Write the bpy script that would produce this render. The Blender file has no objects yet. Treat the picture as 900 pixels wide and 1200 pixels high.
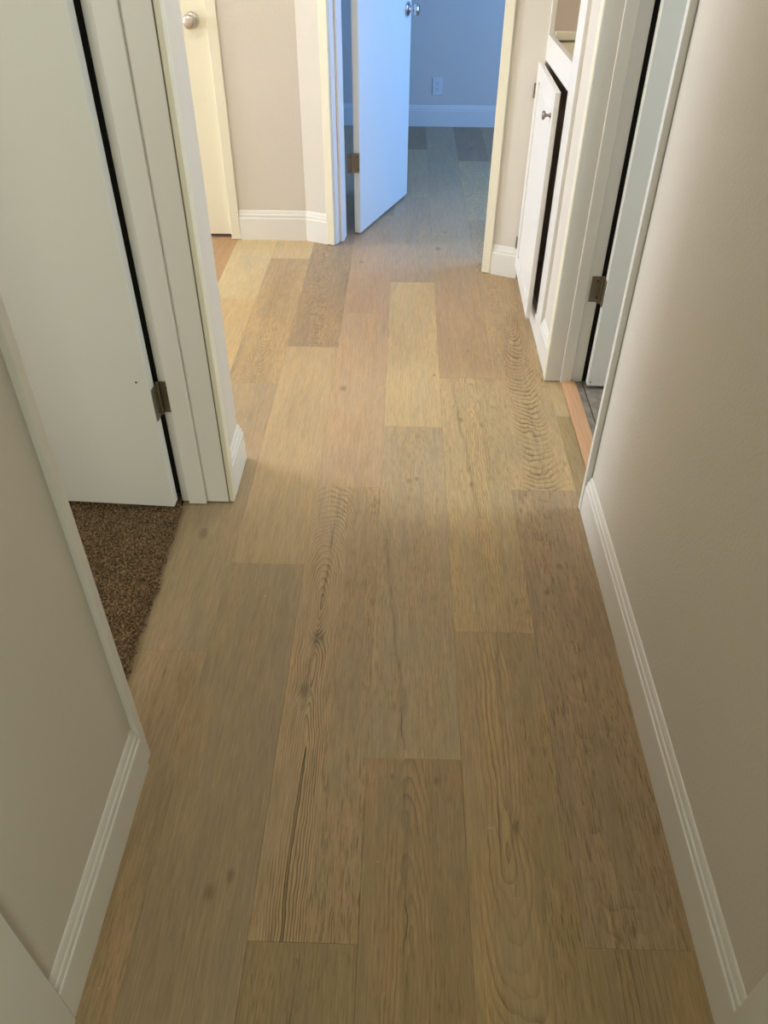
import bpy, bmesh, math, random
from mathutils import Matrix, Vector

random.seed(7)
scene = bpy.context.scene
col = scene.collection
R = math.radians

# ------------------------------------------------------------------ camera
cam_data = bpy.data.cameras.new('camera')
cam_data.sensor_fit = 'VERTICAL'
cam_data.sensor_height = 36.0
cam_data.lens = 36.0 * 908.0 / 1200.0
cam_data.clip_start = 0.02
cam = bpy.data.objects.new('camera', cam_data)
col.objects.link(cam)
fwd = Vector((32.0, 755.0, -908.0)).normalized()          # hall direction seen from the lens
up = Vector((10.0, 1110.0, 908.0))
up = (up - up.dot(fwd) * fwd).normalized()
side = fwd.cross(up)
rot = Matrix((side, fwd, up))                              # rows: world axes in lens coordinates
cam.matrix_world = Matrix.Translation((0, 0, 1.5)) @ rot.to_4x4()
scene.camera = cam

# ------------------------------------------------------------------ world, exposure
world = bpy.data.worlds.new('world')
scene.world = world
world.use_nodes = True
world.node_tree.nodes['Background'].inputs[0].default_value = (0.7, 0.8, 1.0, 1)
world.node_tree.nodes['Background'].inputs[1].default_value = 0.3
vs = scene.view_settings
vs.view_transform = 'Standard'
vs.look = 'None'
vs.gamma = 1.0
vs.use_curve_mapping = False
vs.exposure = 0.0


def area_light(name, loc, direction, sx, sy, power, color, spread=180):
    d = bpy.data.lights.new(name, 'AREA')
    d.shape = 'RECTANGLE'
    d.size = sx
    d.size_y = sy
    d.energy = power
    d.color = color
    d.spread = R(spread)
    o = bpy.data.objects.new(name, d)
    o.location = loc
    o.rotation_euler = Vector(direction).to_track_quat('-Z', 'Y').to_euler()
    col.objects.link(o)
    return o


# area lights: daylight of the rooms around the hall, plus an added entry fill
area_light('daylight_far_room', (2.19, 4.40, 1.25), (-1, 0.03, -0.02), 1.1, 1.1, 60, (0.19, 0.44, 1.0))
area_light('daylight_side_space', (-4.60, 3.45, 1.35), (1, 0, -0.03), 0.9, 1.2, 122, (0.76, 0.86, 1.0))
area_light('daylight_left_room', (-1.5, -0.62, 1.4), (0, 1, -0.05), 1.2, 1.2, 20, (1.0, 1.0, 0.87))
area_light('daylight_right_room', (2.40, 2.15, 1.45), (-1, 0.0, -0.05), 0.8, 1.0, 31, (0.74, 0.88, 0.98))
area_light('entry_fill', (0.54, -1.0, 1.05), (-1, 0.6, 0.0), 0.9, 0.9, 19.5, (0.91, 1.0, 0.82))  # added fill behind the camera to brighten the near left wall


# ------------------------------------------------------------------ material helpers
class NT:
    def __init__(self, mat):
        mat.use_nodes = True
        self.t = mat.node_tree
        self.n = self.t.nodes
        self.l = self.t.links
        self.bsdf = self.n['Principled BSDF']

    def link(self, a, b):
        self.l.new(a, b)

    def _set(self, sock, v):
        if hasattr(v, 'is_linked') or isinstance(v, bpy.types.NodeSocket):
            self.l.new(v, sock)
        else:
            sock.default_value = v

    def m(self, op, a, b=None, c=None, clamp=False):
        nd = self.n.new('ShaderNodeMath')
        nd.operation = op
        nd.use_clamp = clamp
        self._set(nd.inputs[0], a)
        if b is not None:
            self._set(nd.inputs[1], b)
        if c is not None:
            self._set(nd.inputs[2], c)
        return nd.outputs[0]

    def add(self, a, b): return self.m('ADD', a, b)
    def sub(self, a, b): return self.m('SUBTRACT', a, b)
    def mul(self, a, b): return self.m('MULTIPLY', a, b)
    def div(self, a, b): return self.m('DIVIDE', a, b)

    def sstep(self, v, lo, hi, o0=0.0, o1=1.0):
        nd = self.n.new('ShaderNodeMapRange')
        nd.interpolation_type = 'SMOOTHSTEP'
        self._set(nd.inputs['Value'], v)
        nd.inputs['From Min'].default_value = lo
        nd.inputs['From Max'].default_value = hi
        nd.inputs['To Min'].default_value = o0
        nd.inputs['To Max'].default_value = o1
        return nd.outputs[0]

    def xyz(self, x, y, z):
        nd = self.n.new('ShaderNodeCombineXYZ')
        for i, v in enumerate((x, y, z)):
            self._set(nd.inputs[i], v)
        return nd.outputs[0]

    def sep(self, v):
        nd = self.n.new('ShaderNodeSeparateXYZ')
        self.l.new(v, nd.inputs[0])
        return nd.outputs

    def noise(self, vec, scale=1.0, detail=2.0, rough=0.5, dist=0.0):
        nd = self.n.new('ShaderNodeTexNoise')
        if vec is not None:
            self.l.new(vec, nd.inputs['Vector'])
        nd.inputs['Scale'].default_value = scale
        nd.inputs['Detail'].default_value = detail
        nd.inputs['Roughness'].default_value = rough
        nd.inputs['Distortion'].default_value = dist
        return nd.outputs['Fac']

    def attr(self, name):
        nd = self.n.new('ShaderNodeAttribute')
        nd.attribute_type = 'OBJECT'
        nd.attribute_name = name
        return nd.outputs['Vector']

    def coord(self, which='Object'):
        return self.n.new('ShaderNodeTexCoord').outputs[which]

    def vmath(self, op, a, b):
        nd = self.n.new('ShaderNodeVectorMath')
        nd.operation = op
        self._set(nd.inputs[0], a)
        self._set(nd.inputs[1], b)
        return nd.outputs[0]

    def scale(self, v, f):
        nd = self.n.new('ShaderNodeVectorMath')
        nd.operation = 'SCALE'
        self._set(nd.inputs[0], v)
        self._set(nd.inputs['Scale'], f)
        return nd.outputs[0]

    def mixc(self, fac, a, b):
        nd = self.n.new('ShaderNodeMix')
        nd.data_type = 'RGBA'
        self._set(nd.inputs[0], fac)
        for i, v in ((6, a), (7, b)):
            self._set(nd.inputs[i], v if not isinstance(v, tuple) else (*v[:3], 1))
        return nd.outputs[2]

    def bump(self, h, strength, dist):
        nd = self.n.new('ShaderNodeBump')
        nd.inputs['Strength'].default_value = strength
        nd.inputs['Distance'].default_value = dist
        self.l.new(h, nd.inputs['Height'])
        self.l.new(nd.outputs[0], self.bsdf.inputs['Normal'])


def srgb(r, g, b):
    f = lambda c: (c / 255 / 12.92) if c / 255 <= 0.04045 else ((c / 255 + 0.055) / 1.055) ** 2.4
    return (f(r), f(g), f(b))


def paint(name, rgb, rough=0.5, peel=0.0, peel_scale=160, mottling=0.03):
    mat = bpy.data.materials.new(name)
    k = NT(mat)
    c = k.coord()
    n1 = k.noise(c, 3.0, 3)
    f = k.add(1.0 - mottling / 2, k.mul(n1, mottling))
    k.link(k.scale(rgb, f), k.bsdf.inputs['Base Color'])
    k.bsdf.inputs['Roughness'].default_value = rough
    if peel:
        h = k.noise(c, peel_scale, 2, 0.5)
        k.bump(h, peel, 0.004)
    return mat


M_WALL = paint('wall_paint', srgb(219, 212, 201), 0.6, 0.22, 130)
M_FARWALL = paint('far_room_paint', srgb(205, 206, 208), 0.6, 0.15, 130)
M_TRIM = paint('trim_white_enamel', srgb(232, 229, 222), 0.35, 0.03, 60)
M_CREAM = paint('trim_cream_enamel', srgb(234, 228, 206), 0.38, 0.03, 60)
M_DOOR = paint('door_white_enamel', srgb(229, 229, 222), 0.42, 0.05, 220)
M_CREAMDOOR = paint('door_cream_enamel', srgb(233, 226, 202), 0.42, 0.05, 220)
M_CAB = paint('cabinet_white_enamel', srgb(236, 233, 228), 0.35, 0.04, 90)
M_CEIL = paint('ceiling_paint', srgb(228, 224, 216), 0.8, 0.3, 90)
M_PLASTIC = paint('outlet_plastic', srgb(226, 226, 226), 0.35)
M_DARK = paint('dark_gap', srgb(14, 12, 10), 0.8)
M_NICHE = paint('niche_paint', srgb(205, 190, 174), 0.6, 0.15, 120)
M_CAULK = paint('dark_caulk', srgb(120, 108, 92), 0.8)
M_FLAKE = paint('flake', srgb(225, 215, 190), 0.6)


def metal(name, rgb, rough, aniso=0.0):
    mat = bpy.data.materials.new(name)
    k = NT(mat)
    n1 = k.noise(k.coord(), 120.0, 3)
    k.link(k.scale(rgb, k.add(0.85, k.mul(n1, 0.3))), k.bsdf.inputs['Base Color'])
    k.bsdf.inputs['Metallic'].default_value = 1.0
    k.link(k.add(rough - 0.05, k.mul(n1, 0.1)), k.bsdf.inputs['Roughness'])
    return mat


M_BRONZE = metal('aged_brass', srgb(138, 128, 112), 0.5)
M_NICKEL = metal('satin_nickel', srgb(196, 188, 178), 0.32)
M_PEWTER = metal('pewter', srgb(150, 141, 132), 0.35)
M_CHROME = metal('chrome', srgb(205, 208, 214), 0.14)


def wood_floor():
    mat = bpy.data.materials.new('oak_plank')
    k = NT(mat)
    P = k.coord('Object')
    x, y, z = k.sep(P)
    tone = k.attr('tone')
    u0, d0, tilt = k.sep(k.attr('ring'))
    fig, spc, warp = k.sep(k.attr('figure'))
    seed, tick, mott = k.sep(k.attr('misc'))
    sx = k.add(x, k.mul(seed, 3.17))
    sy = k.add(y, k.mul(seed, 7.71))

    def nz(fx, fy, detail=2.0, rough=0.5, dist=0.0, off=0.0):
        return k.noise(k.xyz(k.mul(sx, fx), k.mul(sy, fy), k.add(seed, off)), 1.0, detail, rough, dist)

    low = nz(7, 2.2, 3, 0.55)
    patch = nz(16, 3.0, 3, 0.6, 0.4, 3.3)
    mid = nz(60, 3.5, 4, 0.6, 0.3)
    fine = nz(340, 13, 4, 0.7)
    pore = nz(430, 26, 2, 0.5)
    streak = nz(150, 9, 3, 0.6, 0.2, 8.3)
    fleck = nz(520, 34, 1, 0.5, 0.0, 6.7)
    wn = k.sub(nz(10, 5, 3, 0.55, 0.0, 9.1), 0.5)
    wn2 = k.sub(nz(6, 3, 3, 0.55, 0.0, 5.1), 0.5)
    sx0, samt, stick = k.sep(k.attr('split'))
    band = k.sstep(k.sub(k.add(x, k.mul(wn, 0.05)), sx0), -0.012, 0.012)
    # knots push the growth rings aside
    push = None
    kdark = None
    for a in ('knot_a', 'knot_b'):
        kx, ky, ks = k.sep(k.attr(a))
        ks = k.m('MAXIMUM', ks, 0.0005)
        dx = k.div(k.add(k.sub(x, kx), k.mul(wn, 0.020)), ks)
        dy = k.div(k.add(k.sub(y, ky), k.mul(wn2, 0.02)), k.mul(ks, 1.7))
        q = k.m('SQRT', k.add(k.mul(dx, dx), k.mul(dy, dy)))
        g = k.mul(k.m('EXPONENT', k.mul(q, -0.55)), k.mul(ks, 1.6))
        push = g if push is None else k.add(push, g)
        dk = k.mul(k.sstep(q, 0.25, 1.15, 1.0, 0.0), 0.85)
        kdark = dk if kdark is None else k.m('MAXIMUM', kdark, dk)
    rx = k.add(k.sub(x, u0), k.mul(wn, warp))
    rd = k.m('MAXIMUM', k.add(k.add(d0, k.mul(tilt, y)), k.mul(wn2, k.mul(warp, 1.6))), 0.004)
    r = k.add(k.m('SQRT', k.add(k.mul(rx, rx), k.mul(rd, rd))), push)
    phase = k.div(r, spc)
    saw = k.m('FRACT', phase)
    ringvar = k.noise(k.xyz(k.mul(k.m('FLOOR', phase), 1.37), seed, 0.0), 1.0, 0)
    line = k.mul(k.m('POWER', saw, 3.6), k.sstep(saw, 0.93, 1.0, 1.0, 0.0))
    line = k.mul(line, k.add(0.35, ringvar))
    line = k.mul(line, k.add(0.35, k.mul(k.sstep(patch, 0.38, 0.62), 0.9)))
    heart = k.sstep(k.m('ABSOLUTE', k.add(k.sub(x, u0), k.mul(wn, 0.05))), 0.025, 0.075, 1.0, 0.10)
    line = k.mul(k.mul(line, heart), fig)
    # drying cracks
    cx, cs, cw = k.sep(k.attr('crack'))
    c0, c1, _ = k.sep(k.attr('crack_range'))
    path = k.add(k.add(cx, k.mul(cs, y)), k.mul(k.sub(k.noise(k.xyz(k.mul(sy, 7), seed, 0.0), 1.0, 5, 0.6), 0.5), 0.036))
    dist = k.m('ABSOLUTE', k.sub(x, path))
    cfade = k.sstep(k.noise(k.xyz(k.mul(sy, 13), seed, 4.0), 1.0, 2), 0.42, 0.62)
    crack = k.mul(k.sstep(dist, 0.0002, 0.0015, 1.0, 0.0), cfade)
    inr = k.mul(k.m('GREATER_THAN', y, c0), k.m('LESS_THAN', y, c1))
    crack = k.mul(k.mul(crack, inr), cw)
    halo = k.mul(k.mul(k.sstep(dist, 0.0, 0.012, 0.14, 0.0), inr), cw)
    # assemble
    v = k.add(1.0, k.mul(k.sub(mid, 0.5), 0.24))
    v = k.add(v, k.mul(k.sub(fine, 0.5), 0.85))
    v = k.add(v, k.mul(k.sub(streak, 0.5), k.add(0.16, k.mul(tick, 0.45))))
    v = k.add(v, k.mul(k.sub(low, 0.5), 0.24))
    v = k.add(v, k.mul(k.sub(patch, 0.5), k.mul(mott, 0.55)))
    v = k.mul(v, k.sub(1.0, k.mul(samt, k.sub(band, 0.5))))
    v = k.add(v, k.mul(k.sstep(fleck, 0.60, 0.72), 0.07))
    dark = k.mul(k.sstep(pore, 0.52, 0.64), k.mul(k.add(tick, k.mul(stick, band)), 0.50))
    tk = k.mul(dark, k.sstep(patch, 0.35, 0.6, 0.25, 1.0))
    v = k.mul(v, k.sub(1.0, tk))
    v = k.mul(v, k.sub(1.0, k.mul(line, 0.78)))
    v = k.mul(v, k.sub(1.0, k.mul(crack, 0.66)))
    v = k.mul(v, k.sub(1.0, halo))
    v = k.mul(v, k.sub(1.0, k.mul(kdark, 0.38)))
    hue = k.mixc(k.sstep(patch, 0.3, 0.7), (0.965, 0.995, 1.04), (1.03, 1.0, 0.95))
    c = k.vmath('MULTIPLY', k.scale(tone, v), hue)
    k.link(c, k.bsdf.inputs['Base Color'])
    k.link(k.add(0.40, k.mul(fine, 0.16)), k.bsdf.inputs['Roughness'])
    k.bsdf.inputs['Specular IOR Level'].default_value = 0.42
    h = k.sub(k.mul(fine, 0.4), k.add(k.mul(line, 0.6), k.add(crack, k.mul(tk, 1.0))))
    k.bump(h, 0.25, 0.0012)
    return mat


M_PLANK = wood_floor()


def simple_wood(name, rgb, rough=0.45):
    mat = bpy.data.materials.new(name)
    k = NT(mat)
    x, y, z = k.sep(k.coord())
    n1 = k.noise(k.xyz(k.mul(x, 140), k.mul(y, 6), k.mul(z, 140)), 1.0, 3)
    k.link(k.scale(rgb, k.add(0.78, k.mul(n1, 0.44))), k.bsdf.inputs['Base Color'])
    k.bsdf.inputs['Roughness'].default_value = rough
    return mat


M_THRESH = simple_wood('threshold_wood', srgb(196, 152, 114))


def carpet_mat():
    mat = bpy.data.materials.new('carpet_fibre')
    k = NT(mat)
    c = k.coord()
    n1 = k.noise(c, 170.0, 2)
    n2 = k.noise(c, 14.0, 3)
    f = k.add(k.mul(k.sstep(n1, 0.35, 0.66), 1.25), k.add(0.25, k.mul(n2, 0.4)))
    k.link(k.scale(srgb(136, 114, 88), f), k.bsdf.inputs['Base Color'])
    k.bsdf.inputs['Roughness'].default_value = 0.95
    k.bsdf.inputs['Specular IOR Level'].default_value = 0.1
    return mat


M_CARPET = carpet_mat()


def tile_mat():
    mat = bpy.data.materials.new('vinyl_tile')
    k = NT(mat)
    n1 = k.noise(k.coord(), 18.0, 5, 0.6)
    k.link(k.mixc(k.sstep(n1, 0.3, 0.7), srgb(112, 102, 94), srgb(150, 140, 130)), k.bsdf.inputs['Base Color'])
    k.bsdf.inputs['Roughness'].default_value = 0.5
    return mat


M_TILE = tile_mat()


def lamp_glass():
    mat = bpy.data.materials.new('lamp_glass')
    k = NT(mat)
    k.bsdf.inputs['Base Color'].default_value = (0.9, 0.86, 0.78, 1)
    k.bsdf.inputs['Emission Color'].default_value = (1.0, 0.72, 0.42, 1)
    k.bsdf.inputs['Emission Strength'].default_value = 3.0
    return mat


# ------------------------------------------------------------------ mesh helpers
def obj(name, bm, mat, parent=None, smooth=False, kind=None, label=None, cat=None, group=None):
    me = bpy.data.meshes.new(name)
    bmesh.ops.recalc_face_normals(bm, faces=bm.faces)
    bm.to_mesh(me)
    bm.free()
    me.materials.append(mat)
    if smooth:
        for p in me.polygons:
            p.use_smooth = True
    o = bpy.data.objects.new(name, me)
    col.objects.link(o)
    if parent is not None:
        o.parent = parent
    tag(o, label, cat, group, kind)
    return o


def tag(o, label=None, cat=None, group=None, kind=None):
    for k_, v_ in (('label', label), ('category', cat), ('group', group), ('kind', kind)):
        if v_ is not None:
            o[k_] = v_
    return o


def empty(name, loc=(0, 0, 0), rz=0.0, parent=None, **kw):
    o = bpy.data.objects.new(name, None)
    o.empty_display_size = 0.05
    o.location = loc
    o.rotation_euler = (0, 0, rz)
    col.objects.link(o)
    if parent is not None:
        o.parent = parent
    return tag(o, **kw)


def add_box(bm, x0, x1, y0, y1, z0, z1, bevel=0.0, mtx=None):
    vs_ = [bm.verts.new(p) for p in ((x0, y0, z0), (x1, y0, z0), (x1, y1, z0), (x0, y1, z0),
                                     (x0, y0, z1), (x1, y0, z1), (x1, y1, z1), (x0, y1, z1))]
    fs = [bm.faces.new([vs_[i] for i in f]) for f in ((0, 3, 2, 1), (4, 5, 6, 7), (0, 1, 5, 4), (1, 2, 6, 5), (2, 3, 7, 6), (3, 0, 4, 7))]
    if bevel:
        es = list({e for f in fs for e in f.edges})
        r = bmesh.ops.bevel(bm, geom=es, offset=bevel, segments=2, profile=0.5, affect='EDGES')
        vs_ = list({v for f in r['faces'] for v in f.verts} | {v for v in vs_ if v.is_valid})
    if mtx is not None:
        bmesh.ops.transform(bm, matrix=mtx, verts=vs_)


def boxes(*bs, bevel=0.0, mtx=None):
    bm = bmesh.new()
    for b in bs:
        add_box(bm, *b, bevel=bevel, mtx=mtx)
    return bm


def lathe(profile, axis='Z', seg=24, mtx=None):
    """profile: list of (radius, height)."""
    bm = bmesh.new()
    rings = []
    for r, h in profile:
        ring = []
        for i in range(seg):
            a = 2 * math.pi * i / seg
            p = Vector((r * math.cos(a), r * math.sin(a), h))
            if axis == 'Y':
                p = Vector((p.x, p.z, -p.y))
            elif axis == 'X':
                p = Vector((p.z, p.x, p.y))
            ring.append(bm.verts.new(p))
        rings.append(ring)
    for a, b in zip(rings, rings[1:]):
        for i in range(seg):
            bm.faces.new((a[i], a[(i + 1) % seg], b[(i + 1) % seg], b[i]))
    bm.faces.new(rings[0][::-1])
    bm.faces.new(rings[-1])
    if mtx is not None:
        bmesh.ops.transform(bm, matrix=mtx, verts=bm.verts)
    return bm


def prism(poly, z0, z1):
    bm = bmesh.new()
    a = [bm.verts.new((p[0], p[1], z0)) for p in poly]
    b = [bm.verts.new((p[0], p[1], z1)) for p in poly]
    n = len(poly)
    bm.faces.new(a[::-1])
    bm.faces.new(b)
    for i in range(n):
        bm.faces.new((a[i], a[(i + 1) % n], b[(i + 1) % n], b[i]))
    return bm


BASE_PROFILE = [(0.0, 0.0), (0.0135, 0.0), (0.0140, 0.004), (0.0140, 0.098), (0.0128, 0.1005), (0.0108, 0.1015),
                (0.0104, 0.103), (0.0104, 0.1135), (0.0088, 0.1165), (0.0070, 0.1175), (0.0064, 0.1215), (0.0046, 0.1285), (0.0022, 0.133), (0.0, 0.134)]


def baseboard(name, pts, mat=None, scale_z=1.0, kind='structure'):
    """Extrude the moulding along a plan polyline; the moulding stands to the RIGHT of the travel direction."""
    bm = bmesh.new()
    n = len(pts)
    P = [Vector((p[0], p[1], 0)) for p in pts]
    dirs = [(P[i + 1] - P[i]).normalized() for i in range(n - 1)]
    rings = []
    for i in range(n):
        da = dirs[max(i - 1, 0)]
        db = dirs[min(i, n - 2)]
        na = Vector((da.y, -da.x, 0))
        nb = Vector((db.y, -db.x, 0))
        m_ = (na + nb).normalized()
        m_ = m_ / max(m_.dot(na), 0.3)
        rings.append([bm.verts.new(P[i] + m_ * o + Vector((0, 0, z * scale_z))) for o, z in BASE_PROFILE])
    k = len(BASE_PROFILE)
    for a, b in zip(rings, rings[1:]):
        for i in range(k - 1):
            bm.faces.new((a[i], a[i + 1], b[i + 1], b[i]))
        bm.faces.new((a[k - 1], a[0], b[0], b[k - 1]))
    bm.faces.new(rings[0])
    bm.faces.new(rings[-1][::-1])
    return obj(name, bm, mat or M_TRIM, kind=kind)


# ------------------------------------------------------------------ dimensions
CEIL = 2.42
XL, XR = -0.538, 0.570           # hall wall faces
LJ, RJ = -0.657, 0.690           # room-side faces of the hall walls
HEAD = 2.04
DA = math.atan2(-0.33, 0.785)    # slant of the wall with the far doorway
KINK = Vector((-0.497, 4.012, 0))
DM = Matrix.Translation(KINK) @ Matrix.Rotation(DA, 4, 'Z')     # local: X along slanted wall, Y into the far room


def dpt(s, d=0.0):
    v = DM @ Vector((s, d, 0))
    return (v.x, v.y)


# ------------------------------------------------------------------ floor and planks
sub = obj('floor', boxes((-1.45, 2.4, -2.1, 6.6, -0.03, -0.009), (-4.8, -1.45, 1.95, 4.2, -0.03, -0.009)), M_DARK, kind='structure',
          label='greige oak look plank floor running down the hall into far room')

SEAMS = {'A': (-1.07, -0.862), 'B': (-0.862, -0.655), 'C': (-0.655, -0.460), 'D': (-0.460, -0.254), 'E': (-0.254, -0.053),
         'F': (-0.053, 0.153), 'G': (0.153, 0.358), 'H': (0.358, 0.562), 'I': (0.562, 0.767), 'J': (0.767, 0.972), 'K': (0.972, 1.177),
         'L': (1.177, 1.382)}
PG = 0.0002
TW = srgb(190, 158, 122)


def T(r, g, b):
    c_ = srgb(r, g, b)
    return (c_[0] * 0.97, c_[1] * 1.04, c_[2] * 1.08)


plank_meshes = {}


def plank(column, y0, y1, tone, ring=(-0.3, 0.4, 0.0), figure=(0.25, 0.006, 0.02), tick=0.4, mott=0.4,
          knot_a=(0, 0, 0), knot_b=(0, 0, 0), crack=(0, 0, 0), crack_range=(0, 0), split=(0.1, 0, 0), x0=None, x1=None):
    a, b = SEAMS[column]
    if x0 is not None:
        a = x0
    if x1 is not None:
        b = x1
    w, l = b - a - 2 * PG, y1 - y0 - 2 * PG
    key = (round(w, 4), round(l, 4))
    if key not in plank_meshes:
        bm = bmesh.new()
        c = 0.0006
        lo = [bm.verts.new(p) for p in ((0, 0, -0.008), (w, 0, -0.008), (w, l, -0.008), (0, l, -0.008))]
        mi = [bm.verts.new(p) for p in ((0, 0, -0.0003), (w, 0, -0.0003), (w, l, -0.0003), (0, l, -0.0003))]
        to = [bm.verts.new(p) for p in ((c, c, 0), (w - c, c, 0), (w - c, l - c, 0), (c, l - c, 0))]
        bm.faces.new(to)
        bm.faces.new(lo[::-1])
        for u, v in ((lo, mi), (mi, to)):
            for i in range(4):
                j = (i + 1) % 4
                bm.faces.new((u[i], u[j], v[j], v[i]))
        bmesh.ops.recalc_face_normals(bm, faces=bm.faces)
        me = bpy.data.meshes.new('plank')
        bm.to_mesh(me)
        bm.free()
        me.materials.append(M_PLANK)
        plank_meshes[key] = me
    o = bpy.data.objects.new('plank', plank_meshes[key])
    o.location = (a + PG, y0 + PG, 0)
    o.parent = sub
    col.objects.link(o)
    o['tone'] = [float(v) for v in tone]
    o['ring'] = [float(v) for v in ring]
    o['figure'] = [float(v) for v in figure]
    o['misc'] = [random.random() * 9 + 0.5, float(tick), float(mott)]
    o['knot_a'] = [float(v) for v in knot_a]
    o['knot_b'] = [float(v) for v in knot_b]
    o['crack'] = [float(v) for v in crack]
    o['split'] = [float(v) for v in split]
    o['crack_range'] = [float(crack_range[0]), float(crack_range[1]), 0.0]
    return o


# near left strip along the wall, then the strip that passes the left doorway
plank('C', -0.05, 1.246, T(180, 149, 112), tick=0.5, mott=0.7, crack=(0.10, 0.0, 0.7), crack_range=(0.9, 1.3))
plank('C', -1.35, -0.05, T(180, 146, 108))
plank('C', 1.246, 2.547, T(174, 147, 114), figure=(0.08, 0.006, 0.02), tick=0.12, mott=0.5, knot_a=(0.09, 0.44, 0.018))
plank('C', 2.547, 3.76, T(188, 154, 112), ring=(0.10, 0.10, -0.22), figure=(0.8, 0.007, 0.05), tick=0.5, mott=1.0, crack=(0.075, 0.0, 0.6), crack_range=(0.55, 1.0))
plank('C', 3.76, 4.98, T(200, 168, 124), tick=0.2)
plank('B', 2.0, 3.285, T(200, 165, 118), figure=(0.1, 0.006, 0.02), tick=0.2, mott=0.3)
plank('B', 3.285, 4.5, T(204, 174, 128), figure=(0.1, 0.006, 0.02), tick=0.2, mott=0.5)
plank('A', 2.0, 2.9, T(196, 160, 116), tick=0.2)
plank('A', 2.9, 4.2, T(182, 140, 98), tick=0.2)
for k_, xx in enumerate([-1.275 - 0.205 * q_ for q_ in range(17)]):
    plank('A', 2.06, 3.1 + 0.3 * (k_ % 3), T(192, 158, 116), tick=0.2, x0=xx, x1=xx + 0.205)
    plank('A', 3.1 + 0.3 * (k_ % 3), 4.2, T(186, 152, 112), tick=0.2, x0=xx, x1=xx + 0.205)

plank('D', -1.0, 0.27, T(182, 152, 116), tick=0.2)
plank('D', 0.27, 1.566, T(174, 147, 113), figure=(0.12, 0.008, 0.02), tick=0.18, mott=0.45, knot_a=(0.118, 0.392, 0.013), knot_b=(0.155, 0.424, 0.011))
plank('D', 1.566, 2.843, T(190, 158, 118), figure=(0.1, 0.006, 0.02), tick=0.15, mott=0.35)
plank('D', 2.843, 4.08, T(172, 141, 107), ring=(0.08, 0.1, 0.18), figure=(0.5, 0.008, 0.05), tick=0.6, mott=1.0)
plank('D', 4.08, 5.3, T(186, 158, 124), tick=0.2)
plank('D', 5.3, 6.5, T(182, 156, 124), tick=0.2)

plank('E', -0.75, 0.577, T(168, 140, 102), tick=0.5, mott=0.6, ring=(0.10, 0.12, -0.09), figure=(0.4, 0.007, 0.02), crack=(0.092, 0.0, 0.6), crack_range=(1.08, 1.3))
plank('E', 0.577, 1.921, T(190, 157, 117), ring=(0.060, -0.20, 0.235), figure=(1.3, 0.0055, 0.030), tick=0.35, mott=0.7, split=(0.105, 0.14, 0.6),
      knot_a=(0.062, 0.72, 0.020), knot_b=(0.045, 0.56, 0.016), crack=(0.030, 0.035, 0.9), crack_range=(0.5, 1.35))
plank('E', 1.921, 3.16, T(190, 155, 118), figure=(0.06, 0.006, 0.02), tick=0.12, mott=0.3, knot_a=(0.045, 0.60, 0.014), crack=(0.16, 0.0, 0.3), crack_range=(0.1, 0.5))
plank('E', 3.16, 4.40, T(184, 150, 116), figure=(0.06, 0.006, 0.02), tick=0.12, mott=0.3, knot_a=(0.05, 0.57, 0.014))
plank('E', 4.40, 5.62, T(174, 144, 110), tick=0.2)
plank('E', 5.62, 6.5, T(166, 138, 106), tick=0.2)

plank('F', -0.33, 0.96, T(173, 142, 102), ring=(0.09, -0.10, 0.12), figure=(0.55, 0.008, 0.03), tick=0.4, mott=0.6, split=(0.13, 0.10, 0.2), knot_a=(0.055, 1.245, 0.006), knot_b=(0.15, 1.24, 0.008),
      crack=(0.098, -0.012, 1.0), crack_range=(0.6, 1.24))
plank('F', 0.96, 2.272, T(184, 155, 118), ring=(-0.2, 0.3, 0.02), figure=(0.2, 0.006, 0.02), tick=0.5, mott=0.35, knot_a=(0.088, 1.002, 0.010), knot_b=(0.115, 1.012, 0.009),
      crack=(0.086, -0.085, 0.95), crack_range=(0.02, 0.72))
plank('F', 2.272, 3.50, T(200, 168, 122), figure=(0.08, 0.006, 0.02), tick=0.22, mott=0.3, knot_a=(0.185, 0.36, 0.008))
plank('F', 3.50, 4.72, T(180, 150, 117), figure=(0.06, 0.006, 0.02), tick=0.12, mott=0.35, crack=(0.13, 0.03, 0.4), crack_range=(0.05, 0.32))
plank('F', 4.72, 5.74, T(190, 160, 122), figure=(0.1, 0.006, 0.02), tick=0.15)
plank('F', 5.74, 6.5, T(158, 130, 98), tick=0.3)

plank('G', 0.05, 1.331, T(178, 147, 105), ring=(0.085, 0.16, -0.22), figure=(0.8, 0.010, 0.04), tick=0.3, mott=0.7, split=(0.125, 0.13, 0.5), knot_a=(0.105, 0.76, 0.012), knot_b=(0.10, 0.30, 0.016),
      crack=(0.075, 0.025, 0.6), crack_range=(0.62, 1.28))
plank('G', -1.2, 0.05, T(180, 150, 112))
plank('G', 1.331, 2.615, T(190, 158, 114), ring=(0.115, -0.1, 0.10), figure=(0.7, 0.007, 0.05), tick=0.5, mott=0.8, split=(0.14, 0.08, 0.3), knot_a=(0.065, 0.99, 0.012), knot_b=(0.08, 0.62, 0.010),
      crack=(0.125, -0.065, 0.8), crack_range=(0.45, 1.28))
plank('G', 2.615, 3.817, T(184, 150, 111), figure=(0.06, 0.006, 0.02), tick=0.15, mott=0.35, knot_a=(0.12, 0.22, 0.006))
plank('G', 3.817, 4.955, T(184, 154, 118), figure=(0.1, 0.006, 0.02), tick=0.2, mott=0.4, knot_a=(0.03, 0.10, 0.018), knot_b=(0.07, 0.34, 0.012))
plank('G', 4.955, 6.10, T(178, 152, 118), figure=(0.1, 0.006, 0.02), tick=0.2)
plank('G', 6.10, 6.5, T(180, 156, 126))

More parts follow.
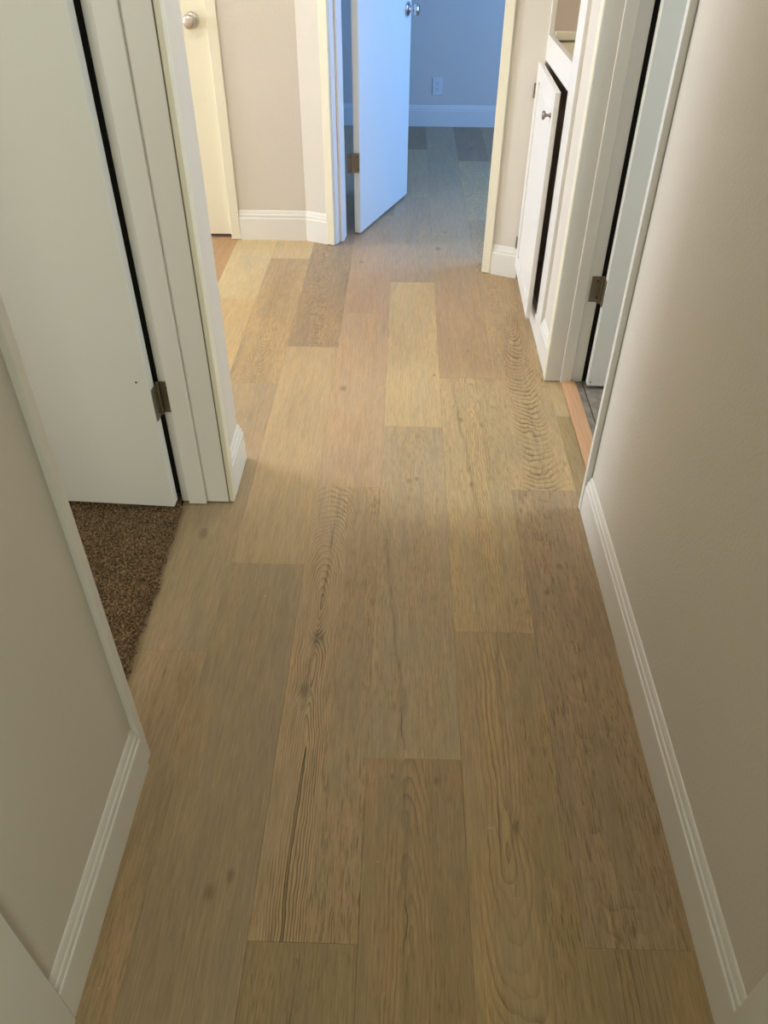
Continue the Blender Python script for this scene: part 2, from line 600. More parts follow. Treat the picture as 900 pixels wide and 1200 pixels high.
plank('H', -0.75, 0.583, T(168, 139, 100), ring=(0.085, 0.10, -0.11), figure=(0.7, 0.011, 0.02), tick=0.4, mott=0.6)
plank('H', 0.583, 1.925, T(170, 140, 106), ring=(0.09, 0.22, -0.06), figure=(0.35, 0.008, 0.04), tick=0.8, mott=0.8, knot_a=(0.095, 0.03, 0.010), knot_b=(0.10, 1.0, 0.010))
plank('H', 1.925, 3.20, T(187, 154, 112), ring=(0.105, 0.30, -0.26), figure=(1.2, 0.0075, 0.03), tick=0.65, mott=0.6, knot_a=(0.10, 0.33, 0.008), crack=(0.11, -0.0, 0.6), crack_range=(0.05, 0.5))
plank('H', 3.20, 4.34, T(186, 152, 112), ring=(0.08, 0.1, 0.2), figure=(0.6, 0.006, 0.04), tick=0.6, mott=0.8)
plank('H', 4.34, 5.48, T(194, 162, 120), ring=(0.08, 0.1, 0.2), figure=(0.5, 0.008, 0.04), tick=0.4, mott=1.0)
plank('H', 5.48, 6.5, T(160, 130, 100), tick=0.4, mott=0.6, knot_a=(0.1, 0.3, 0.02))

plank('I', 1.05, 2.358, T(164, 136, 96), tick=0.5, mott=0.7, x1=0.612)
plank('I', 2.358, 3.60, T(186, 156, 116), tick=0.2, x1=0.612)
for c_ in 'IJKL':
    j_ = {'I': 5.1, 'J': 4.6, 'K': 5.6, 'L': 5.0}[c_]
    plank(c_, 3.72, j_, T(172, 144, 110), tick=0.3)
    plank(c_, j_, 6.5, T(176, 146, 110), tick=0.3)

# ------------------------------------------------------------------ walls and ceiling
S = dict(kind='structure')
obj('ceiling', boxes((-4.8, 2.5, -2.1, 6.6, CEIL, CEIL + 0.08)), M_CEIL, **S)
obj('wall_left', boxes((LJ, XL, -2.1, 0.930, 0, CEIL), (LJ, XL, 0.930, 1.85, HEAD + 0.02, CEIL)), M_WALL, **S)
obj('wall_left_partition', boxes((LJ, -0.512, 1.85, 2.05, 0, CEIL), (-4.7, LJ, 1.862, 2.05, 0, CEIL)), M_WALL, **S)
obj('wall_right', boxes((XR, RJ, -2.1, 1.828, 0, CEIL), (XR, RJ, 1.828, 2.62, HEAD + 0.02, CEIL)), M_WALL, **S)
obj('wall_right_end', boxes((0.568, RJ, 2.62, 2.868, 0, CEIL), (RJ, 2.5, 2.635, 2.868, 0, CEIL), (0.568, 0.95, 2.868, 3.585, 1.75, CEIL)), M_WALL, **S)
obj('wall_entry', boxes((-0.70, 0.73, -2.16, -2.1, 0, CEIL)), M_WALL, **S)
# left room shell
obj('wall_left_room', boxes((-3.26, -3.2, -0.76, 1.945, 0, CEIL), (-4.76, -4.7, 1.945, 4.11, 0, CEIL), (-3.2, LJ, -0.76, -0.7, 0, CEIL)), M_WALL, **S)
# right room shell
obj('wall_right_room', boxes((2.44, 2.5, 0.6, 2.76, 0, CEIL), (RJ, 2.44, 0.6, 0.66, 0, CEIL)), M_WALL, **S)
# side space: wall with the cream door
CD0, CD1 = -1.66, -0.892
obj('wall_back', boxes((CD1 + 0.012, KINK.x, 4.012, 4.11, 0, CEIL), (-4.7, CD0 - 0.012, 4.012, 4.11, 0, CEIL), (CD0 - 0.012, CD1 + 0.012, 4.012, 4.11, 2.05, CEIL)), M_WALL, **S)
# slanted wall with far doorway
O0, O1, OD = 0.168, 0.955, 0.115
DEND = 1.150
obj('wall_slanted', boxes((-0.005, O0 - 0.02, 0, OD, 0, CEIL), (O1 + 0.02, DEND, 0, OD, 0, CEIL), (O0 - 0.02, O1 + 0.02, 0, OD, HEAD + 0.02, CEIL), mtx=DM), M_WALL, **S)
# far room shell
obj('wall_far', boxes((-1.3, 2.3, 6.372, 6.44, 0, CEIL)), M_WALL, **S)
obj('wall_far_room', boxes((-1.36, -1.3, 4.11, 6.44, 0, CEIL), (2.24, 2.3, 3.6, 6.372, 0, CEIL), (0.95, 2.24, 3.60, 3.70, 0, CEIL), (0.66, 0.95, 3.62, 3.70, 0, CEIL)), M_FARWALL, **S)

# ------------------------------------------------------------------ baseboards
baseboard('baseboard_left', [(XL, 0.445), (XL, 0.926)])
baseboard('baseboard_right', [(XR, 1.826), (XR, 0.452)])
baseboard('baseboard_partition', [(-0.512, 1.873), (-0.512, 2.05), (-1.6, 2.05)], scale_z=1.05)
baseboard('baseboard_slanted', [(-0.843, 4.012), (KINK.x, 4.012), dpt(0.122)], scale_z=1.12)
baseboard('baseboard_slanted_end', [dpt(O1 + 0.047), dpt(DEND - 0.02)], scale_z=1.05)
baseboard('baseboard_cabinet_end', [(0.568, 2.866), (0.568, 2.646)][::1], scale_z=1.0)
baseboard('baseboard_far', [(-1.3, 6.372), (2.24, 6.372)], scale_z=1.08)
baseboard('baseboard_far_side', [(-1.3, 4.2), (-1.3, 6.36)], scale_z=1.08)

# ------------------------------------------------------------------ door frames
def frame(name, label, loc, rz=0.0):
    return empty(name, loc, rz, kind='structure', label=label)


# near cased opening the photographer stands in
f = frame('trim_1', 'plain white upright casing on hall wall at lower corner beside camera', (-0.53, 0.35, 0))
obj('casing', boxes((XL + 0.53, -0.5215 + 0.53, -0.05, 0.094, 0.0, HEAD), bevel=0.002), M_TRIM, f)
f = frame('trim_2', 'plain white upright casing against hall wall at lower corner opposite', (0.56, 0.35, 0))
obj('casing', boxes((0.5535 - 0.56, XR - 0.56, -0.05, 0.104, 0.0, HEAD), bevel=0.002), M_TRIM, f)

# left doorway
f = frame('trim_3', 'white door frame of the carpeted room, near the open door', (-0.585, 1.83, 0))
ox, oy = 0.585, -1.83
obj('jamb', boxes((LJ + ox, -0.512 + ox, 0, 0.02, 0.004, HEAD), bevel=0.0015), M_TRIM, f)
obj('jamb', boxes((LJ + ox, XL + ox, 0.930 + oy, 0.950 + oy, 0.004, HEAD), bevel=0.0015), M_TRIM, f)
obj('head_jamb', boxes((LJ + ox, -0.515 + ox, 0.951 + oy, -0.001, HEAD, HEAD + 0.02)), M_TRIM, f)
obj('door_stop', boxes((-0.634 + ox, -0.580 + ox, -0.012, -0.0002, 0.003, HEAD - 0.002), bevel=0.0025), M_TRIM, f)
obj('casing', boxes((-0.5118 + ox, -0.4975 + ox, 0.001, 0.042, 0.004, HEAD + 0.04), bevel=0.002), M_CREAM, f)
obj('casing', boxes((XL + 0.0002 + ox, -0.5250 + ox, 0.926 + oy, 0.9505 + oy, 0.008, HEAD + 0.04), bevel=0.0015), M_TRIM, f)
obj('casing', boxes((XL + 0.0002 + ox, -0.5235 + ox, 0.952 + oy, -0.0005, HEAD + 0.002, HEAD + 0.04), bevel=0.0015), M_CREAM, f)
obj('caulk_line', boxes((-0.5135 + ox, -0.5110 + ox, -0.0012, 0.0012, 0.004, HEAD)), M_CAULK, f)

obj('gap_shade', boxes((-0.700 + ox, -0.6575 + ox, 0.004, 0.026, 0.03, HEAD)), M_DARK, f)  # near-black strip standing in for the shade in the hinge gap

# right doorway
f = frame('trim_4', 'white door frame with wood threshold beside linen cabinet', (0.62, 2.60, 0))
ox, oy = -0.62, -2.60
obj('jamb', boxes((0.552 + ox, RJ + ox, 0, 0.02, 0.003, HEAD), bevel=0.0015), M_TRIM, f)
obj('jamb', boxes((XR + ox, RJ + ox, 1.828 + oy, 1.846 + oy, 0.003, HEAD), bevel=0.0015), M_TRIM, f)
obj('head_jamb', boxes((XR + ox, RJ + ox, 1.847 + oy, -0.001, HEAD, HEAD + 0.02)), M_TRIM, f)
obj('door_stop', boxes((0.606 + ox, 0.646 + ox, -0.013, -0.0002, 0.002, HEAD - 0.002), bevel=0.0025), M_TRIM, f)
obj('casing', boxes((0.549 + ox, 0.5678 + ox, 0.001, 0.046, 0.003, HEAD + 0.04), bevel=0.0025), M_CREAM, f)
obj('casing', boxes((0.5530 + ox, XR - 0.0002 + ox, 1.8265 + oy, 1.8465 + oy, 0.003, HEAD + 0.04), bevel=0.0015), M_TRIM, f)
obj('casing', boxes((0.5575 + ox, XR - 0.0002 + ox, 1.848 + oy, -0.0005, HEAD + 0.002, HEAD + 0.04), bevel=0.0015), M_TRIM, f)
obj('gap_shade', boxes((0.6905 + ox, 0.735 + ox, 0.006, 0.030, 0.004, HEAD)), M_DARK, f)  # same painted shade strip, behind the right door's hinge edge
# rounded oak threshold
bm = bmesh.new()
prof = [(0.612, 0.0), (0.613, 0.004), (0.619, 0.0095), (0.630, 0.0125), (0.645, 0.013), (0.657, 0.011), (0.666, 0.006), (0.668, 0.0)]
a_ = [bm.verts.new((p, 1.847, z)) for p, z in prof]
b_ = [bm.verts.new((p, 2.599, z)) for p, z in prof]
for i in range(len(prof) - 1):
    bm.faces.new((a_[i], a_[i + 1], b_[i + 1], b_[i]))
bm.faces.new((a_[-1], a_[0], b_[0], b_[-1]))
bm.faces.new(a_)
bm.faces.new(b_[::-1])
obj('trim_5', bm, M_THRESH, smooth=False, kind='structure', label='orange toned oak threshold strip in the right doorway')
# tiled floor of the right room
ft = obj('floor_side_room', boxes((0.668, 2.44, 0.66, 2.635, -0.03, -0.004)), M_DARK, kind='structure', label='grey brown vinyl tile floor beyond the oak threshold')
tm = None
for i in range(6):
    for j in range(6):
        if tm is None:
            tl = obj('tile', boxes((0, 0.298, 0, 0.298, -0.003, 0.001), bevel=0.001), M_TILE, ft)
            tm = tl.data
        else:
            tl = bpy.data.objects.new('tile', tm)
            tl.parent = ft
            col.objects.link(tl)
        tl.location = (0.694 + 0.302 * i - (0.302 if False else 0), 0.805 + 0.302 * j, 0.0)
obj('tile', boxes((0.669, 0.691, 0.665, 2.63, -0.003, 0.001), bevel=0.001), M_TILE, ft)

# far doorway (on the slanted wall)
f = frame('trim_6', 'cream door frame of the blue daylit far room', (KINK.x, KINK.y, 0), DA)
obj('jamb', boxes((O0 - 0.02, O0, -0.001, OD, 0.003, HEAD), bevel=0.002), M_TRIM, f)
obj('jamb', boxes((O1, O1 + 0.02, -0.001, OD, 0.003, HEAD), bevel=0.002), M_TRIM, f)
obj('head_jamb', boxes((O0, O1, -0.001, OD, HEAD, HEAD + 0.02)), M_TRIM, f)
obj('door_stop', boxes((O0 + 0.0002, O0 + 0.012, 0.042, 0.078, 0.003, HEAD - 0.001), bevel=0.002), M_TRIM, f)
obj('door_stop', boxes((O1 - 0.012, O1 - 0.0002, 0.042, 0.078, 0.003, HEAD - 0.001), bevel=0.002), M_TRIM, f)
for a_, b_ in ((O0 - 0.046, O0 - 0.004), (O1 + 0.004, O1 + 0.046)):
    obj('casing', boxes((a_, b_, -0.016, -0.0012, 0.003, HEAD + 0.045), bevel=0.0025), M_CREAM, f)
obj('casing', boxes((O0 - 0.0035, O1 + 0.0035, -0.016, -0.0012, HEAD + 0.004, HEAD + 0.045), bevel=0.0025), M_CREAM, f)
for s0, s1 in ((O0 - 0.046, O0 - 0.004), (O1 + 0.004, O1 + 0.046)):
    obj('casing', boxes((s0, s1, OD + 0.001, OD + 0.013, 0.003, HEAD + 0.045), bevel=0.0025), M_TRIM, f)

# cream door frame
f = frame('trim_7', 'narrow cream casing around the closed cream door', (-0.892, 4.012, 0))
obj('casing', boxes((0.0, 0.048, -0.014, -0.0005, 0.002, 2.09), bevel=0.002), M_CREAM, f)
obj('casing', boxes((CD0 - 0.048 + 0.892, CD0 + 0.892, -0.014, -0.0005, 0.002, 2.09), bevel=0.002), M_CREAM, f)
obj('casing', boxes((CD0 + 0.8925, -0.0005, -0.014, -0.0005, 2.042, 2.09), bevel=0.002), M_CREAM, f)
obj('jamb', boxes((-0.0005, 0.0118, 0.0, 0.098, 0.002, 2.05)), M_CREAM, f)
obj('jamb', boxes((CD0 + 0.892 - 0.0118, CD0 + 0.892, 0.0, 0.098, 0.002, 2.05)), M_CREAM, f)
obj('door_stop', boxes((-0.0125, -0.0003, 0.056, 0.092, 0.002, 2.04)), M_CREAM, f)
obj('strike_plate', boxes((-0.0022, -0.0004, 0.002, 0.018, 0.945, 1.005)), M_NICKEL, f)


# ------------------------------------------------------------------ doors
def knob_set(parent, x, y, z, sgn, mat, name='door_knob', r=0.027):
    """Round passage knob; sgn: direction of the knob along local Y."""
    prof = [(0.0005, 0.0), (0.032, 0.0), (0.033, 0.003), (0.031, 0.007), (0.022, 0.010), (0.0125, 0.013), (0.0115, 0.030), (0.015, 0.036),
            (0.023, 0.041), (r, 0.049), (r, 0.056), (0.024, 0.062), (0.016, 0.0655), (0.0005, 0.0665)]
    mt = Matrix.Translation((x, y, z)) @ Matrix.Rotation(R(-90) * sgn, 4, 'X')
    return obj(name, lathe(prof, 'Z', 28, mt), mat, parent, smooth=True)


def hinge(parent, mtx, leaf_a, leaf_b, zc, h=0.092, mat=None):
    """A butt hinge: knuckle at the local origin, leaf boxes given in local x/y."""
    mat = mat or M_BRONZE
    e = obj('hinge', lathe([(0.0005, -h / 2 - 0.003), (0.0042, -h / 2 - 0.0028), (0.0056, -h / 2), (0.0056, h / 2), (0.0042, h / 2 + 0.0028), (0.0005, h / 2 + 0.003)],
                           'Z', 14, mtx @ Matrix.Translation((0, 0, zc))), mat, parent, smooth=False)
    for lf in (leaf_a, leaf_b):
        x0, x1, y0, y1 = lf
        obj('hinge_leaf', boxes((x0, x1, y0, y1, zc - h / 2, zc + h / 2), bevel=0.0008, mtx=mtx), mat, e)
        for zz in (-0.03, 0.03):
            cx_, cy_ = (x0 + x1) / 2, (y0 + y1) / 2
            if abs(x1 - x0) > abs(y1 - y0):
                m2 = Matrix.Translation((cx_ + (0.004 if zz > 0 else 0.008), y0, zc + zz)) @ Matrix.Rotation(R(90), 4, 'X')
            else:
                s_ = 1 if x1 > 0.003 else 1
                m2 = Matrix.Translation((x1, cy_, zc + zz)) @ Matrix.Rotation(R(90), 4, 'Y')
            obj('screw', lathe([(0.0005, -0.0005), (0.0035, -0.0005), (0.0033, 0.0006), (0.001, 0.0002), (0.0005, 0.0002)], 'Z', 10, mtx @ m2), M_DARK, e)
    return e


# door to the carpeted room, swung back along -x
d = empty('door_1', (-0.664, 1.772, 0), R(177.2), kind='structure', label='flush white door standing open over brown carpet')
obj('slab', boxes((0.0, 0.80, -0.035, 0.0, 0.028, 2.02), bevel=0.0012), M_DOOR, d)
obj('screw_hole', lathe([(0.0005, 0.0), (0.0028, 0.0), (0.0028, 0.0006), (0.0005, 0.0006)], 'Z', 10, Matrix.Translation((0.032, 0.0001, 0.45)) @ Matrix.Rotation(R(-90), 4, 'X')), M_DARK, d)
knob_set(d, 0.74, 0.0, 0.95, 1, M_NICKEL)
# the hinge belongs to the door; built in world axes then moved into door space
inv = Matrix.Rotation(R(-177.2), 4, 'Z') @ Matrix.Translation((0.664, -1.772, 0))
for zc in (0.374, 1.80):
    hinge(d, inv @ Matrix.Translation((-0.6595, 1.8205, 0)), (0.002, 0.035, 0.0068, 0.0090), (-0.0025, -0.0005, -0.042, -0.003), zc, 0.098)

# door of the tiled room
d = empty('door_2', (0.700, 2.548, 0), R(-1.5), kind='structure', label='flush white door open into the tiled room behind right wall')
obj('slab', boxes((0.0, 0.70, 0.0, 0.035, 0.016, 2.02), bevel=0.0012), M_DOOR, d)
obj('screw_hole', lathe([(0.0005, 0.0), (0.0028, 0.0), (0.0028, 0.0006), (0.0005, 0.0006)], 'Z', 10, Matrix.Translation((0.010, -0.0001, 0.032)) @ Matrix.Rotation(R(90), 4, 'X')), M_DARK, d)
knob_set(d, 0.64, 0.0, 0.95, -1, M_NICKEL)
inv = Matrix.Rotation(R(1.5), 4, 'Z') @ Matrix.Translation((-0.700, -2.548, 0))
for zc in (0.372, 1.80):
    hinge(d, inv @ Matrix.Translation((0.6965, 2.5930, 0)), (-0.038, -0.002, 0.0050, 0.0068), (0.0005, 0.0025, -0.040, -0.003), zc, 0.094)

# door of the far room
FD = R(69.8)
d = empty('door_3', (-0.224, 4.093, 0), FD, kind='structure', label='flush white door tinted blue by daylight, open into far room')
obj('slab', boxes((0.0, 0.697, 0.0, 0.034, 0.012, 2.02), bevel=0.0012), M_DOOR, d)
knob_set(d, 0.640, 0.0, 0.945, -1, M_CHROME)
knob_set(d, 0.640, 0.034, 0.945, 1, M_CHROME)
obj('latch_plate', boxes((0.6965, 0.6985, 0.006, 0.028, 0.915, 0.975), bevel=0.0006), M_CHROME, d)
inv = Matrix.Rotation(-FD, 4, 'Z') @ Matrix.Translation((0.224, -4.093, 0))
pin = Vector((-0.2625, 4.086, 0))
for zc in (0.362, 1.80):
    hinge(d, inv @ Matrix.Translation(pin), (0.004, 0.036, 0.0015, 0.0035), (-0.0230, -0.004, -0.0012, 0.0008), zc, 0.092)

# closed cream door in the side space
d = empty('door_4', (CD1 - 0.003, 4.030, 0), 0, kind='structure', label='flush cream door with satin knob, closed, beside pinkish wall')
obj('slab', boxes((CD0 - CD1 + 0.006, 0.0, 0.0, 0.035, 0.018, 2.035), bevel=0.0012), M_CREAMDOOR, d)
knob_set(d, -0.068, 0.0, 0.972, -1, M_NICKEL, r=0.0285)

# ------------------------------------------------------------------ linen cabinet
CY0, CY1, CX = 2.868, 3.585, 0.555
cab = empty('linen_cabinet', (CX, CY0, 0), 0, label='white built-in linen cabinet with ajar door under an open niche', cat='cabinet')


def lb(x0, x1, y0, y1, z0, z1):
    return (x0 - CX, x1 - CX, y0 - CY0, y1 - CY0, z0, z1)


OY0, OY1 = 2.985, 3.560
obj('stile', boxes(lb(CX, CX + 0.02, CY0 + 0.001, OY0, 0.001, 1.745), bevel=0.0015), M_CAB, cab)
obj('stile', boxes(lb(CX, CX + 0.02, OY1, CY1 - 0.008, 0.001, 1.745), bevel=0.0015), M_CAB, cab)
obj('rail', boxes(lb(CX - 0.0005, CX + 0.02, OY0 + 0.0002, OY1 - 0.0002, 0.912, 1.0), bevel=0.0015), M_CAB, cab)
obj('rail', boxes(lb(CX, CX + 0.02, OY0 + 0.0002, OY1 - 0.0002, 0.001, 0.085), bevel=0.0015), M_CAB, cab)
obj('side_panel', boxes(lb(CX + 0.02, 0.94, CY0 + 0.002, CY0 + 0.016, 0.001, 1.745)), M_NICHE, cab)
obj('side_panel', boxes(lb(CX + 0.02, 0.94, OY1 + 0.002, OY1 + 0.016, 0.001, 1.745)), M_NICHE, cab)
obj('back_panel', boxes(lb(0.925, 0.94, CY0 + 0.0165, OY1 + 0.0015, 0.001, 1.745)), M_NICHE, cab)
obj('shelf', boxes(lb(CX + 0.0205, 0.9245, CY0 + 0.0165, OY1 + 0.0015, 0.955, 0.975)), M_CREAM, cab)
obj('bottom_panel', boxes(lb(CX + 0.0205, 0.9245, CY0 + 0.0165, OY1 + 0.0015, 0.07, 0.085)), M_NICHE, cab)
obj('cleat', boxes(lb(0.578, 0.9245, OY1 - 0.016, OY1 + 0.0015, 0.982, 1.012), bevel=0.004), M_CREAM, cab)
# door, hinged at the far side, ajar
HA = R(-90 - 1.2)
DW, DH0, DH1 = 0.555, 0.062, 0.905
dx_, dy_ = 0.548, 3.565
dr = empty('door', (dx_ - CX, dy_ - CY0, 0), HA, parent=cab)
# local X runs from hinge to latch edge, local -Y... front face is at local y = -0.019
ST = 0.058
obj('door_stile', boxes((0, ST, -0.019, 0, DH0, DH1), bevel=0.0018), M_CAB, dr)
obj('door_stile', boxes((DW - ST, DW, -0.019, 0, DH0, DH1), bevel=0.0018), M_CAB, dr)
obj('door_rail', boxes((ST, DW - ST, -0.019, 0, DH0, DH0 + ST), bevel=0.0018), M_CAB, dr)
obj('door_rail', boxes((ST, DW - ST, -0.019, 0, DH1 - ST, DH1), bevel=0.0018), M_CAB, dr)
bm = bmesh.new()
i0 = [(ST, DH0 + ST), (DW - ST, DH0 + ST), (DW - ST, DH1 - ST), (ST, DH1 - ST)]
o_ = 0.022
i1 = [(ST + o_, DH0 + ST + o_), (DW - ST - o_, DH0 + ST + o_), (DW - ST - o_, DH1 - ST - o_), (ST + o_, DH1 - ST - o_)]
va = [bm.verts.new((x_, -0.009, z_)) for x_, z_ in i0]
vb = [bm.verts.new((x_, -0.016, z_)) for x_, z_ in i1]
vc = [bm.verts.new((x_, -0.003, z_)) for x_, z_ in i0]
bm.faces.new(vb)
bm.faces.new(vc[::-1])
for i in range(4):
    j = (i + 1) % 4
    bm.faces.new((va[i], va[j], vb[j], vb[i]))
    bm.faces.new((vc[i], vc[j], va[j], va[i]))
obj('raised_panel', bm, M_CAB, dr)
kp = [(0.0005, 0.0), (0.008, 0.0), (0.0085, 0.002), (0.0055, 0.006), (0.005, 0.013), (0.008, 0.018), (0.0145, 0.022), (0.0155, 0.026), (0.013, 0.030), (0.0005, 0.032)]
obj('knob', lathe(kp, 'Z', 20, Matrix.Translation((DW - 0.045, -0.019, 0.822)) @ Matrix.Rotation(R(90), 4, 'X')), M_PEWTER, dr, smooth=True)
for zc in (0.80, 0.17):
    obj('cabinet_hinge', boxes((-0.007, 0.0005, -0.0255, -0.002, zc - 0.028, zc + 0.028), bevel=0.0015), M_BRONZE, dr)

# ------------------------------------------------------------------ wall outlet in far room
ou = empty('wall_outlet', (0.228, 6.372, 0.212), 0, label='white duplex wall outlet above baseboard in blue far room', cat='outlet')
obj('face_plate', boxes((-0.036, 0.036, -0.006, 0.0, 0.0, 0.115), bevel=0.002), M_PLASTIC, ou)
for zc in (0.038, 0.077):
    rc = obj('receptacle', lathe([(0.0005, 0.0), (0.0165, 0.0), (0.0165, 0.0015), (0.0005, 0.0018)], 'Z', 24,
                                 Matrix.Translation((0, -0.006, zc)) @ Matrix.Rotation(R(90), 4, 'X')), M_PLASTIC, ou)
    obj('slot', boxes((-0.0075, -0.005, -0.0085, -0.0070, zc - 0.001, zc + 0.0085)), M_DARK, rc)
    obj('slot', boxes((0.005, 0.0075, -0.0085, -0.0070, zc - 0.001, zc + 0.0085)), M_DARK, rc)
    obj('ground_hole', lathe([(0.0005, 0.0), (0.0026, 0.0), (0.0026, 0.0012), (0.0005, 0.0012)], 'Z', 10,
                             Matrix.Translation((0, -0.0072, zc - 0.0075)) @ Matrix.Rotation(R(90), 4, 'X')), M_DARK, rc)
obj('screw', lathe([(0.0005, 0), (0.003, 0), (0.0028, 0.001), (0.0005, 0.0012)], 'Z', 12, Matrix.Translation((0, -0.006, 0.0575)) @ Matrix.Rotation(R(90), 4, 'X')), M_NICKEL, ou)

# ------------------------------------------------------------------ carpet
rng = random.Random(3)


def edge_x(y):
    return -0.650 + 0.002 * math.sin(y * 23) + 0.002 * math.sin(y * 57 + 1) - 0.006 * max(0, (y - 1.5) / 0.35)


bm = bmesh.new()
n = 90
ys = [-0.69 + (1.858 + 0.69) * i / n for i in range(n + 1)]
top, bot = [], []
for y_ in ys:
    e_ = min(edge_x(y_), LJ - 0.002) if (y_ < 0.952 or y_ > 1.830) else edge_x(y_)
    top.append((bm.verts.new((-3.195, y_, 0.009)), bm.verts.new((e_, y_, 0.009))))
    bot.append((bm.verts.new((-3.195, y_, 0.0005)), bm.verts.new((e_, y_, 0.0005))))
for i in range(n):
    bm.faces.new((top[i][0], top[i][1], top[i + 1][1], top[i + 1][0]))
    bm.faces.new((top[i][1], bot[i][1], bot[i + 1][1], top[i + 1][1]))


def tuft(bm, p, d, w, h):
    """Small bent fibre bundle: a three-sided spike with a mid ring."""
    ax = Vector((-d.y, d.x, 0))
    ax = ax.normalized() if ax.length > 1e-6 else Vector((1, 0, 0))
    ay = d.cross(ax).normalized()
    r0 = [bm.verts.new(p + (ax * math.cos(t) + ay * math.sin(t)) * w) for t in (0, 2.1, 4.2)]
    q = p + d * h * 0.6
    r1 = [bm.verts.new(q + (ax * math.cos(t) + ay * math.sin(t)) * w * 0.95) for t in (0, 2.1, 4.2)]
    tip = bm.verts.new(p + d * h + Vector((rng.uniform(-1, 1), rng.uniform(-1, 1), -0.3)) * w)
    for i in range(3):
        j = (i + 1) % 3
        bm.faces.new((r0[i], r0[j], r1[j], r1[i]))
        bm.faces.new((r1[i], r1[j], tip))


y_ = 1.12
row = 0
while y_ < 1.84:
    x_ = -1.42
    while x_ < edge_x(y_) - 0.003:
        px_ = x_ + rng.uniform(-0.0025, 0.0025)
        py_ = y_ + rng.uniform(-0.0025, 0.0025)
        dd = Vector((rng.uniform(-0.6, 0.6), rng.uniform(-0.7, 0.3), 1)).normalized()
        tuft(bm, Vector((px_, py_, 0.007)), dd, rng.uniform(0.0018, 0.0028), rng.uniform(0.008, 0.013))
        x_ += 0.0062
    y_ += 0.0066
    row += 1
for i in range(900):                       # frayed yarn ends along the cut edge
    y_ = rng.uniform(1.12, 1.80)
    fray = 0.5 + 0.5 * max(0.0, 1 - (y_ - 1.15) / 0.55)
    p_ = Vector((edge_x(y_) + rng.uniform(-0.010, 0.003), y_, rng.uniform(0.003, 0.012)))
    dd = Vector((rng.uniform(0.0, 1.0), rng.uniform(-0.8, 0.8), rng.uniform(-0.05, 0.6))).normalized()
    tuft(bm, p_, dd, rng.uniform(0.0016, 0.0030), rng.uniform(0.008, 0.030) * fray)
obj('carpet', bm, M_CARPET, kind='stuff', label='brown loop pile carpet with frayed cut edge in left doorway', cat='carpet')

# ------------------------------------------------------------------ crumbs left on the planks
def flake(name, label, x_, y_, s, curl=False):
    bm_ = bmesh.new()
    if curl:
        k_ = 7
        va_, vb_ = [], []
        for i in range(k_):
            t = i / (k_ - 1)
            a_ = R(200 + 150 * t)
            c_ = Vector((math.cos(a_) * s, math.sin(a_) * s * 0.4, 0.0006 + 0.002 * math.sin(t * math.pi)))
            va_.append(bm_.verts.new(c_))
            vb_.append(bm_.verts.new(c_ + Vector((0.0002, 0.0010, 0.0014))))
        for i in range(k_ - 1):
            bm_.faces.new((va_[i], va_[i + 1], vb_[i + 1], vb_[i]))
        for v in bm_.verts:
            pass
    else:
        bmesh.ops.create_icosphere(bm_, subdivisions=1, radius=s)
        for v in bm_.verts:
            v.co = Vector((v.co.x * rng.uniform(0.7, 1.3), v.co.y * rng.uniform(0.7, 1.3), max(v.co.z * 0.5, -s * 0.35) + s * 0.36))
    o = obj(name, bm_, M_FLAKE, label=label, cat='debris')
    o.location = (x_, y_, 0.0001)
    return o


flake('wood_shaving', 'pale curled wood shaving on the planks near right baseboard', 0.205, 0.806, 0.006, True)
flake('paint_flake', 'tiny pale crumb on plank beside left baseboard near camera', -0.498, 0.492, 0.0015)
flake('paint_flake', 'tiny pale crumb lying mid-floor on centre plank', -0.022, 0.73, 0.0013)
flake('paint_flake', 'tiny pale crumb on grey plank near carpet edge', -0.345, 1.44, 0.0016)

# ------------------------------------------------------------------ window frames added around the area lights (outside the picture)
def glass_mat():
    mat = bpy.data.materials.new('window_glass')
    k = NT(mat)
    k.bsdf.inputs['Base Color'].default_value = (0.75, 0.82, 0.9, 1)
    k.bsdf.inputs['Roughness'].default_value = 0.08
    return mat


M_GLASS = glass_mat()


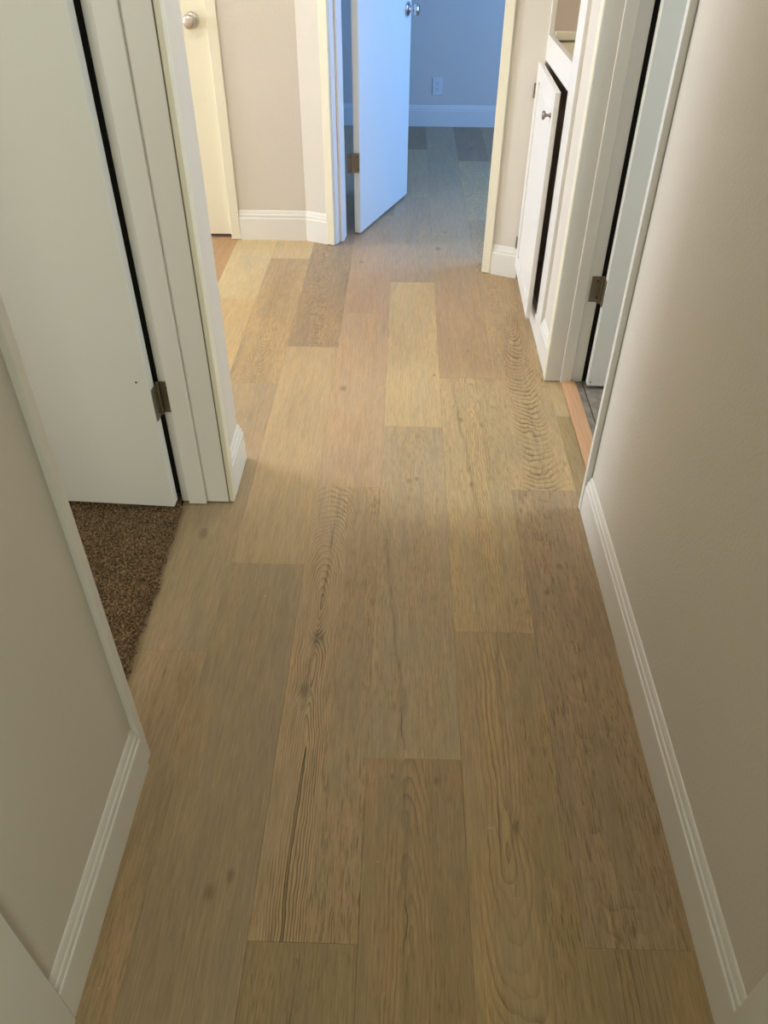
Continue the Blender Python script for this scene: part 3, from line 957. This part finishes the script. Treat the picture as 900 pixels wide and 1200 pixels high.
def window(n_, loc, rz, w, h, label):
    """Frame standing on a wall face; local -Y points into the room."""
    e = empty('window_%d' % n_, loc, rz, kind='structure', label=label)
    hw, hh, t = w / 2, h / 2, 0.055
    obj('window_frame', boxes((-hw - t, -hw, -0.018, 0, -hh - t, hh + t), (hw, hw + t, -0.018, 0, -hh - t, hh + t),
                              (-hw, hw, -0.018, 0, hh, hh + t), (-hw, hw, -0.018, 0, -hh - t, -hh)), M_TRIM, e)
    obj('window_sill', boxes((-hw - 0.08, hw + 0.08, -0.06, 0, -hh - t - 0.025, -hh - t)), M_TRIM, e)
    obj('pane', boxes((-hw, hw, -0.008, -0.003, 0, hh)), M_GLASS, e)
    obj('pane', boxes((-hw, hw, -0.008, -0.003, -hh, -0.001)), M_GLASS, e)


window(1, (2.24, 4.40, 1.25), R(-90), 1.1, 1.1, 'white framed window on the side wall of the far room')
window(2, (-4.70, 3.45, 1.35), R(90), 0.9, 1.2, 'white framed window at the end of the side passage')
window(3, (-1.5, -0.70, 1.4), R(180), 1.2, 1.2, 'white framed window of the carpeted room')
window(4, (2.44, 2.15, 1.45), R(-90), 0.8, 1.0, 'white framed window of the tiled room')
window(5, (0.57, -1.0, 1.05), R(-90), 0.9, 0.9, 'white window frame added around the fill light behind the camera')  # invented window, dresses the entry fill light

# ------------------------------------------------------------------ ceiling lamps (above the picture)
M_LAMP = lamp_glass()


def ceiling_lamp(x_, y_, power, label):
    lp = empty('ceiling_lamp', (x_, y_, CEIL), 0, label=label, cat='lamp', group='flush ceiling lamps')
    obj('base', lathe([(0.0005, 0.0), (0.15, 0.0), (0.15, -0.022), (0.14, -0.026), (0.0005, -0.026)], 'Z', 32), M_NICKEL, lp, smooth=False)
    obj('glass_shade', lathe([(0.0005, -0.0265), (0.138, -0.0265), (0.142, -0.045), (0.128, -0.07), (0.09, -0.092), (0.04, -0.102), (0.0005, -0.104)], 'Z', 32), M_LAMP, lp, smooth=True)
    ld = bpy.data.lights.new('ceiling_bulb', 'POINT')
    ld.energy = power
    ld.color = (1.0, 0.94, 0.82)
    ld.shadow_soft_size = 0.10
    lo_ = bpy.data.objects.new('ceiling_bulb', ld)
    lo_.location = (x_, y_, CEIL - 0.24)
    col.objects.link(lo_)


ceiling_lamp(-1.45, 2.52, 17, 'round flush ceiling lamp over the side passage')
ceiling_lamp(-0.10, 2.40, 10, 'round flush ceiling lamp added over the hall by the cabinet')  # unseen lamp added to brighten the middle of the hall floor
